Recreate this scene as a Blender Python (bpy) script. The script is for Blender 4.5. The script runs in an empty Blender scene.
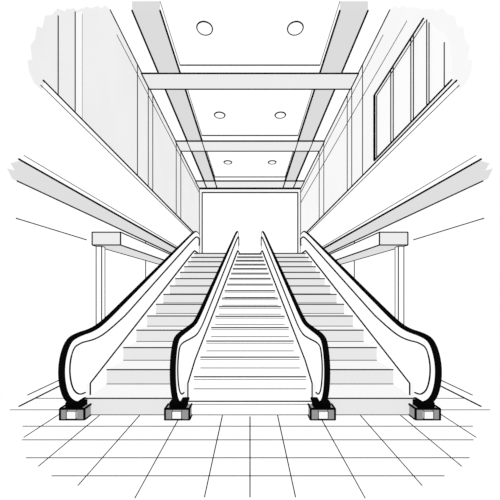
import bpy, math
from mathutils import Vector

sc = bpy.context.scene
sc.view_settings.view_transform = 'Standard'
EYE = 1.5

# ---------------------------------------------------------------- materials
def srgb(v):
    v /= 255.0
    return v/12.92 if v <= 0.04045 else ((v+0.055)/1.055)**2.4

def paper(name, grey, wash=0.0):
    """flat ink-wash paper look: surfaces glow with their own tone by emission, a little diffuse"""
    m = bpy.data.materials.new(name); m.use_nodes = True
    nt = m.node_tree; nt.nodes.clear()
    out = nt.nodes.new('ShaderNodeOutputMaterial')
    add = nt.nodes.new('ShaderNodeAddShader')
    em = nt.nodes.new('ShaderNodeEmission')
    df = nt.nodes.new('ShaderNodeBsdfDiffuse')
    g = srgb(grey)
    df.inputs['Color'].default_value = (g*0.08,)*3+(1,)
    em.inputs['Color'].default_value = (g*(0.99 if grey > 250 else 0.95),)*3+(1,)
    em.inputs['Strength'].default_value = 1.0  # even glow stands in for light falling on the surface
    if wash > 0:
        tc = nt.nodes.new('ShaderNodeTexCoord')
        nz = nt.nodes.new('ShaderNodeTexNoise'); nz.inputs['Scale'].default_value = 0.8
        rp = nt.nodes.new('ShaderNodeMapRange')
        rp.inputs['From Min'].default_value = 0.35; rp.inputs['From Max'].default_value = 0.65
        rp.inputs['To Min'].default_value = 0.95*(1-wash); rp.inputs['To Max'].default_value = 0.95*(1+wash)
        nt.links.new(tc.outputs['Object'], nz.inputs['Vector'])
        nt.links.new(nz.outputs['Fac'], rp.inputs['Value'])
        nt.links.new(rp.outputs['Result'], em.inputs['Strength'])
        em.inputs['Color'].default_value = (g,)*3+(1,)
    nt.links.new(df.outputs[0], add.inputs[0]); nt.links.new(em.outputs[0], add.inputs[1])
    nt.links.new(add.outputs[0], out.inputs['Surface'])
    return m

def ink(name, rough):
    m = bpy.data.materials.new(name); m.use_nodes = True
    b = m.node_tree.nodes['Principled BSDF']
    b.inputs['Base Color'].default_value = (0.003, 0.003, 0.003, 1)
    b.inputs['Roughness'].default_value = rough
    b.inputs['Specular IOR Level'].default_value = 0.0
    return m

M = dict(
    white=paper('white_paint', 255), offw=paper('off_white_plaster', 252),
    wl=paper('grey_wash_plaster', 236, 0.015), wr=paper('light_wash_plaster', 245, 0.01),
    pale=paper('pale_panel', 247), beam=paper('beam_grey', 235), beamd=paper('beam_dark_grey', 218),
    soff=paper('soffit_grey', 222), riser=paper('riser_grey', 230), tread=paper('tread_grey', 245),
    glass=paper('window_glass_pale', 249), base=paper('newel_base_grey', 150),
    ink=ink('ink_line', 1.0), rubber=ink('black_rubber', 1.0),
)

# ---------------------------------------------------------------- mesh builder
class B:
    def __init__(s, name): s.n=name; s.v=[]; s.f=[]; s.fm=[]; s.ms=[]
    def mi(s, m):
        if m not in s.ms: s.ms.append(m)
        return s.ms.index(m)
    def poly(s, pts, m):
        i=len(s.v); s.v += [tuple(p) for p in pts]
        s.f.append(tuple(range(i,i+len(pts)))); s.fm.append(s.mi(m))
    def box(s, x0,x1,y0,y1,z0,z1, m, side=None, under=None, outline=0):
        side = side or m; under = under or m
        P=[(x0,y0,z0),(x1,y0,z0),(x1,y1,z0),(x0,y1,z0),(x0,y0,z1),(x1,y0,z1),(x1,y1,z1),(x0,y1,z1)]
        i=len(s.v); s.v+=P
        for q,mm in (((3,2,1,0),under),((4,5,6,7),m),((0,1,5,4),m),((2,3,7,6),m),((1,2,6,5),side),((3,0,4,7),side)):
            s.f.append(tuple(i+a for a in q)); s.fm.append(s.mi(mm))
        if outline:
            for a,b in ((0,1),(1,2),(2,3),(3,0),(4,5),(5,6),(6,7),(7,4),(0,4),(1,5),(2,6),(3,7)):
                s.line(P[a],P[b],outline)
    def line(s, a, b, w=1.0, m='ink'):
        a=Vector(a); b=Vector(b); d=(b-a)
        if d.length<1e-5: return
        d.normalize()
        up = Vector((0,0,1)) if abs(d.z)<0.9 else Vector((1,0,0))
        u=d.cross(up).normalized(); v=d.cross(u)
        i=len(s.v); N=6
        for p in (a,b):
            r=0.0028*max(2.0,p.y)*w
            for k in range(N):
                t=2*math.pi*k/N; s.v.append(tuple(p+u*math.cos(t)*r+v*math.sin(t)*r))
        mi=s.mi(m)
        for k in range(N):
            s.f.append((i+k,i+(k+1)%N,i+N+(k+1)%N,i+N+k)); s.fm.append(mi)
        s.f.append(tuple(i+k for k in range(N))[::-1]); s.fm.append(mi)
        s.f.append(tuple(i+N+k for k in range(N))); s.fm.append(mi)
    def pline(s, pts, w=1.0, closed=False, m='ink'):
        for a,b in zip(pts, pts[1:]+([pts[0]] if closed else [])): s.line(a,b,w,m)
    def sweep(s, pts, hw, ht, m):
        N=10; i=len(s.v); n=len(pts); mi=s.mi(m)
        for j,p in enumerate(pts):
            p=Vector(p)
            t=(Vector(pts[min(j+1,n-1)])-Vector(pts[max(j-1,0)])).normalized()
            u=Vector((1,0,0)); u=(u-t*u.dot(t)).normalized(); w=t.cross(u)
            for k in range(N):
                a=2*math.pi*(k+.5)/N
                c=math.copysign(abs(math.cos(a))**0.6,math.cos(a)); q=math.copysign(abs(math.sin(a))**0.6,math.sin(a))
                s.v.append(tuple(p+u*c*hw+w*q*ht))
        for j in range(n-1):
            for k in range(N):
                s.f.append((i+j*N+k,i+j*N+(k+1)%N,i+(j+1)*N+(k+1)%N,i+(j+1)*N+k)); s.fm.append(mi)
        s.f.append(tuple(i+k for k in range(N))); s.fm.append(mi)
        s.f.append(tuple(i+(n-1)*N+k for k in range(N))); s.fm.append(mi)
    def make(s):
        me=bpy.data.meshes.new(s.n); me.from_pydata(s.v,[],s.f)
        for m in s.ms: me.materials.append(M[m])
        for p,k in zip(me.polygons,s.fm): p.material_index=k
        me.update()
        o=bpy.data.objects.new(s.n,me); sc.collection.objects.link(o); return o

def smooth(pts, it=3):
    for _ in range(it):
        q=[pts[0]]
        for a,b in zip(pts,pts[1:]):
            q.append(tuple(.75*x+.25*y for x,y in zip(a,b))); q.append(tuple(.25*x+.75*y for x,y in zip(a,b)))
        q.append(pts[-1]); pts=q
    return pts

# ---------------------------------------------------------------- layout
TOP=2.8; D0=3.6; D1=11.2; XO=2.05
def xin(d):
    t=min(max((d-4.2)/(D1-4.2),0),1); return 0.84+(0.48-0.84)*t
def xout(d): return XO
def nose(d): return min(max(0.2+(d-D0)*TOP/(D1-D0),0.2),TOP)

# ---------------------------------------------------------------- floor
f=B('floor')
f.box(-3.3,3.3,1.2,16.7,-0.12,0.0,'white')
for d,x in ((3.3,2.5),(3.0,2.28),(2.68,2.0),(2.42,1.6)):
    f.line((-x,d,0),(x*0.98,d,0),.62)
for d in (3.75,4.15):
    for s in (-1,1): f.line((s*2.3,d,0),(s*3.0,d,0),.6)
f.line((0,3.55,0),(0,2.17,0),.7)
for X,n in ((.33,2.17),(.83,2.16),(1.32,2.3),(1.8,2.55),(2.3,3.05)):
    for s in (-1,1): f.line((s*X,3.58 if X<2 else 4.3,0),(s*X,n,0),.68)
f.make()

# ---------------------------------------------------------------- stairs core
def stairs(b, fa, fb, n, rm, tm, sx=1, double=False):
    tr=(D1-D0)/n; rh=TOP/n
    for k in range(n):
        d=D0+k*tr; e=d+tr; h0=k*rh; h=h0+rh
        a0,b0,a1,b1=sx*fa(d),sx*fb(d),sx*fa(e),sx*fb(e)
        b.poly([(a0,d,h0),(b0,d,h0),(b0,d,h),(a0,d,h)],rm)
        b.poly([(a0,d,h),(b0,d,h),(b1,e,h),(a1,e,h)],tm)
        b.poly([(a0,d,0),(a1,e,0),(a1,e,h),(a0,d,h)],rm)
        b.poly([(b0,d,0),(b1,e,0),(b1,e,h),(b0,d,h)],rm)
        b.line((a0,d,h),(b0,d,h),.75)
        b.line((a0,d,h0),(b0,d,h0),.75)
        if double: b.line((a0,d-.004,h-.035),(b0,d-.004,h-.035),.35)
    a,c=sx*fa(D1),sx*fb(D1)
    b.poly([(a,D1,0),(c,D1,0),(c,D1,TOP),(a,D1,TOP)],rm)
    b.poly([(a,D0,0),(c,D0,0),(c,D1,0),(a,D1,0)],rm)

HWID=0.07
def balustrade(b, fx, sx, slope_start):
    X=lambda d: sx*fx(d)
    ds=[3.72,3.95]+[4.2+i*0.5 for i in range(15)]+[11.99]
    top=lambda d: nose(d)+0.10
    for sgn in (-1,1):
        off=sgn*HWID
        for a,c in zip(ds,ds[1:]):
            b.poly([(X(a)+off,a,0),(X(c)+off,c,0),(X(c)+off,c,top(c)),(X(a)+off,a,top(a))],'white')
            b.line((X(a)+off,a,top(a)),(X(c)+off,c,top(c)),.95)
        b.line((X(3.72)+off,3.72,0),(X(3.72)+off,3.72,top(3.72)),.85)
    for a,c in zip(ds,ds[1:]):
        b.poly([(X(a)-HWID,a,top(a)),(X(a)+HWID,a,top(a)),(X(c)+HWID,c,top(c)),(X(c)-HWID,c,top(c))],'white')
    a=ds[0]; b.poly([(X(a)-HWID,a,0),(X(a)+HWID,a,0),(X(a)+HWID,a,top(a)),(X(a)-HWID,a,top(a))],'pale')
    a=ds[-1]; b.poly([(X(a)-HWID,a,0),(X(a)+HWID,a,0),(X(a)+HWID,a,top(a)),(X(a)-HWID,a,top(a))],'pale')
    s0=slope_start
    raw=[(3.66,.14),(3.50,.17),(3.34,.30),(3.26,.52),(3.27,.74),(3.38,.93),(3.58,.97),(s0-.15,.98),(s0+.15,1.05)]
    for i in range(1,10):
        t=i/10; raw.append((s0+.15+t*(11.1-s0-.15),1.05+t*(3.68-1.05)))
    raw+=[(11.1,3.66),(11.5,3.74),(11.95,3.74),(12.12,3.62),(12.12,3.35),(12.0,3.15)]
    path=smooth(raw,3)
    pts=[(X(d),d,h) for d,h in path]
    b.sweep(pts,0.032,0.025,'rubber')
    def off(kf):
        o=[]
        for j,(d,h) in enumerate(path):
            p=path[max(j-1,0)]; q=path[min(j+1,len(path)-1)]
            tx,ty=q[0]-p[0],q[1]-p[1]; L=math.hypot(tx,ty) or 1
            k=kf(d); o.append((d+ty/L*k,h-tx/L*k))
        return o
    inner=off(lambda d:.02)
    th=.018
    lowd=lambda d: max(3.72,min(11.98,d))
    for sgn in (-1,1):
        for (a,ha),(c,hc) in zip(inner,inner[1:]):
            la,lc=lowd(a),lowd(c)
            b.poly([(X(a)+sgn*th,a,ha),(X(c)+sgn*th,c,hc),(X(lc)+sgn*th,lc,top(lc) if top(lc)<hc else hc),(X(la)+sgn*th,la,top(la) if top(la)<ha else ha)],'white')
        i2=off(lambda d: .10+.10*min(max((d-3.6)/1.2,0),1))
        l=[(X(d)+sgn*(th+.012),d,h) for d,h in i2 if (d<3.7 or h>top(lowd(d))) and d<11.9]
        b.pline(l[::2]+[l[-1]],.9)
    x=sx*fx(3.6)
    b.box(x-.14,x+.14,3.46,3.71,0,.13,'base',outline=1.3)
    b.box(x-.10,x+.10,3.49,3.67,.13,.19,'rubber')
    b.box(x-.055,x+.055,3.44,3.465,.02,.11,'pale',outline=.5)

st=B('staircase')
stairs(st, lambda d:-(xin(d)-HWID-.012), lambda d:(xin(d)-HWID-.012), 17,'white','offw',double=True)
st.make()
for sx in (-1,1):
    e=B('escalator')
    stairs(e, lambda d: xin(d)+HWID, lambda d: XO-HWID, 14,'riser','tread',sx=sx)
    balustrade(e, xout, sx, 4.05)
    balustrade(e, xin, sx, 4.5)
    e.make()

# ---------------------------------------------------------------- upper landing
l=B('floor_upper')
l.box(-2.75,2.75,12.2,16.45,2.5,2.8,'white',outline=.8)
l.box(-2.0,2.0,11.21,12.19,2.5,2.79,'white')
l.make()

# ---------------------------------------------------------------- side walls
BACK=16.5; CE=7.1
for nm,s in (('wall_left',-1),('wall_right',1)):
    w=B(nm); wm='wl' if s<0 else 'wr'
    x=s*2.8
    up=[(4.1,4.33),(4.0,4.42),(3.98,4.55),(4.06,4.62),(4.03,4.78),(4.12,4.95),(4.15,5.15),(4.26,5.22),(4.32,5.45),(4.47,5.6),(4.6,5.82),(4.8,5.95),(5.0,6.2),(5.2,6.33),(5.4,6.6),(5.65,6.8),(5.8,7.0),(6.0,CE),(BACK,CE),(BACK,4.33)]
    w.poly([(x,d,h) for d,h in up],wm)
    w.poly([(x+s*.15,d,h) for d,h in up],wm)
    fa=[(3.66,3.08),(3.72,3.3),(3.85,3.6),(3.95,4.0),(4.08,4.33),(BACK,4.33),(BACK,3.08)]
    w.poly([(x-s*.01,d,h) for d,h in fa],'white')
    w.line((x-s*.01,4.05,4.33),(x-s*.01,BACK,4.33),1.1)
    w.line((x-s*.01,4.0,4.23),(x-s*.01,BACK,4.23),.6)
    w.line((x-s*.01,3.62,3.08),(x-s*.01,BACK,3.08),1.1)
    w.line((x-s*.01,3.70,3.16),(x-s*.01,BACK,3.16),.5)
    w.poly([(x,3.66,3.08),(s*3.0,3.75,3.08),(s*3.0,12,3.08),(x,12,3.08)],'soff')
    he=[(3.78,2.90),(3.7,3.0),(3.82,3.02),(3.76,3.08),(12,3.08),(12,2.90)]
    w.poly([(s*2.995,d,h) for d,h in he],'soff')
    w.line((s*2.99,3.85,2.90),(s*2.99,12,2.90),.8)
    w.poly([(s*3.0,3.9,0),(s*3.0,12.1,0),(s*3.0,12.1,2.9),(s*3.0,3.9,2.9)],'white')
    w.line((s*3.0,3.85,2.42),(s*3.0,5.5,2.42),.7)
    for d in (7.45,8.24,8.62,11.35,12.1):
        w.line((x,d,4.33),(x,d,CE),.75)
    w.line((x,6.3,6.86),(x,BACK,6.86),.6)
    w.line((x,6.0,CE),(x,BACK,CE),1.1)
    w.line((x,BACK,3.1),(x,BACK,CE),.9)
    if s<0:
        w.line((x,4.375,4.33),(x,4.375,5.5),.8); w.line((x,4.8,4.33),(x,4.8,5.95),.8)
        w.poly([(x+.004,4.8,4.33),(x+.004,5.0,4.33),(x+.004,5.0,6.15),(x+.004,4.8,5.93)],'pale')
        w.line((x,5.0,4.33),(x,5.0,6.1),.5)
    else:
        # cornice line above the window
        w.line((x,5.35,6.3),(x,BACK,6.3),.6)
    w.line((s*2.995,8.6,0),(s*2.995,8.6,2.9),.7)
    w.make()
    t=B('baseboard_'+('left' if s<0 else 'right'))
    xa,xb=sorted((s*2.97,s*2.995))
    t.box(xa,xb,3.95,12.0,0.0,.10,'white')
    t.line((s*2.965,3.85,0.005),(s*2.965,12,0.005),1.0); t.line((s*2.965,4.0,.10),(s*2.965,12,.10),.6)
    t.make()
    c=B('column')
    xa,xb=sorted((s*2.72,s*2.82))
    c.box(xa,xb,5.5,5.62,0,2.30,'white',outline=.6); c.make()
    g=B('edge_beam')
    xa,xb=sorted((s*2.33,s*2.84))
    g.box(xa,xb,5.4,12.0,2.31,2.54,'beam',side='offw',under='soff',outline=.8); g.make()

# ---------------------------------------------------------------- window in the upper right wall
w=B('window_1')
y1,z0,z1=6.62,4.36,5.80
X=2.775
w.poly([(X+.01,4.12,z0),(X+.01,y1,z0),(X+.01,y1,z1),(X+.01,4.80,z1),(X+.01,4.6,5.6),(X+.01,4.45,5.35),(X+.01,4.3,5.2),(X+.01,4.17,4.9)],'glass')
w.line((X-.03,y1,z0),(X-.03,y1,z1),1.3)
w.line((X-.03,y1,z1),(X-.03,4.75,z1),1.2)
w.line((X-.03,y1-.12,z1-.09),(X-.03,4.7,z1-.09),.6)
w.line((X-.03,y1-.12,z0),(X-.03,y1-.12,z1-.09),.6)
for y,t in ((5.85,z1),(5.75,z1),(5.12,z1),(5.04,z1),(4.66,5.7),(4.60,5.6),(4.24,5.0)):
    w.line((X-.03,y,z0),(X-.03,y,t),.62)
w.line((X-.03,y1,z0),(X-.03,4.08,z0),1.1)
w.make()

b=B('wall_back')
b.box(-2.8,2.8,BACK,BACK+.15,2.5,CE,'pale')
b.box(-2.62,2.62,BACK-.05,BACK,2.82,6.84,'white',outline=.8)
b.line((-2.8,BACK-.02,CE-.03),(2.8,BACK-.02,CE-.03),.9)
b.poly([(-3.0,12.1,0),(3.0,12.1,0),(3.0,12.1,2.9),(-3.0,12.1,2.9)],'white')
b.make()

# ---------------------------------------------------------------- ceiling
c=B('ceiling')
c.box(-2.8,2.8,6.0,BACK,7.28,7.4,'white')
for s in (-1,1):
    xa,xb=sorted((s*2.36,s*2.8)); c.box(xa,xb,6.0,BACK,CE,7.28,'white')
c.make()
for s in (-1,1):
    g=B('ceiling_beam')
    xa,xb=sorted((s*1.80,s*2.36))
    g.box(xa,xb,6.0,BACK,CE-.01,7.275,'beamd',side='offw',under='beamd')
    for xx in (xa,xb): g.line((xx,6.0,CE-.01),(xx,BACK,CE-.01),1.15)
    g.line((s*1.8,6,7.27),(s*1.8,BACK,7.27),.6)
    g.make()
for a,e in ((7.7,8.3),(11.2,12.0),(15.3,16.3)):
    g=B('ceiling_beam')
    g.box(-2.79,2.79,a,e,CE-.04,7.27,'offw',side='beam',under='beam',outline=.85)
    g.make()
for d in (6.62,9.9,13.55):
    for s in (-1,1):
        g=B('ceiling_downlight'); n=28; z=7.275
        ring=[(s*1.0+.17*math.cos(2*math.pi*k/n),d+.17*math.sin(2*math.pi*k/n),z) for k in range(n)]
        rin=[(s*1.0+.14*math.cos(2*math.pi*k/n),d+.14*math.sin(2*math.pi*k/n),z-.015) for k in range(n)]
        g.poly(ring,'white'); g.poly(rin,'white')
        for k in range(n): g.poly([ring[k],ring[(k+1)%n],rin[(k+1)%n],rin[k]],'white')
        g.pline(ring,.85,closed=True)
        g.make()

# ---------------------------------------------------------------- world light, camera
wd=bpy.data.worlds.new('World'); sc.world=wd; wd.use_nodes=True
wd.node_tree.nodes['Background'].inputs[0].default_value=(1,1,1,1)
wd.node_tree.nodes['Background'].inputs[1].default_value=1.0
cam=bpy.data.cameras.new('camera'); co=bpy.data.objects.new('camera',cam); sc.collection.objects.link(co)
co.location=(0,0,EYE); co.rotation_euler=(math.pi/2,0,0)
cam.sensor_width=36; cam.lens=21.6; cam.shift_y=0.08; cam.clip_start=.05
sc.camera=co
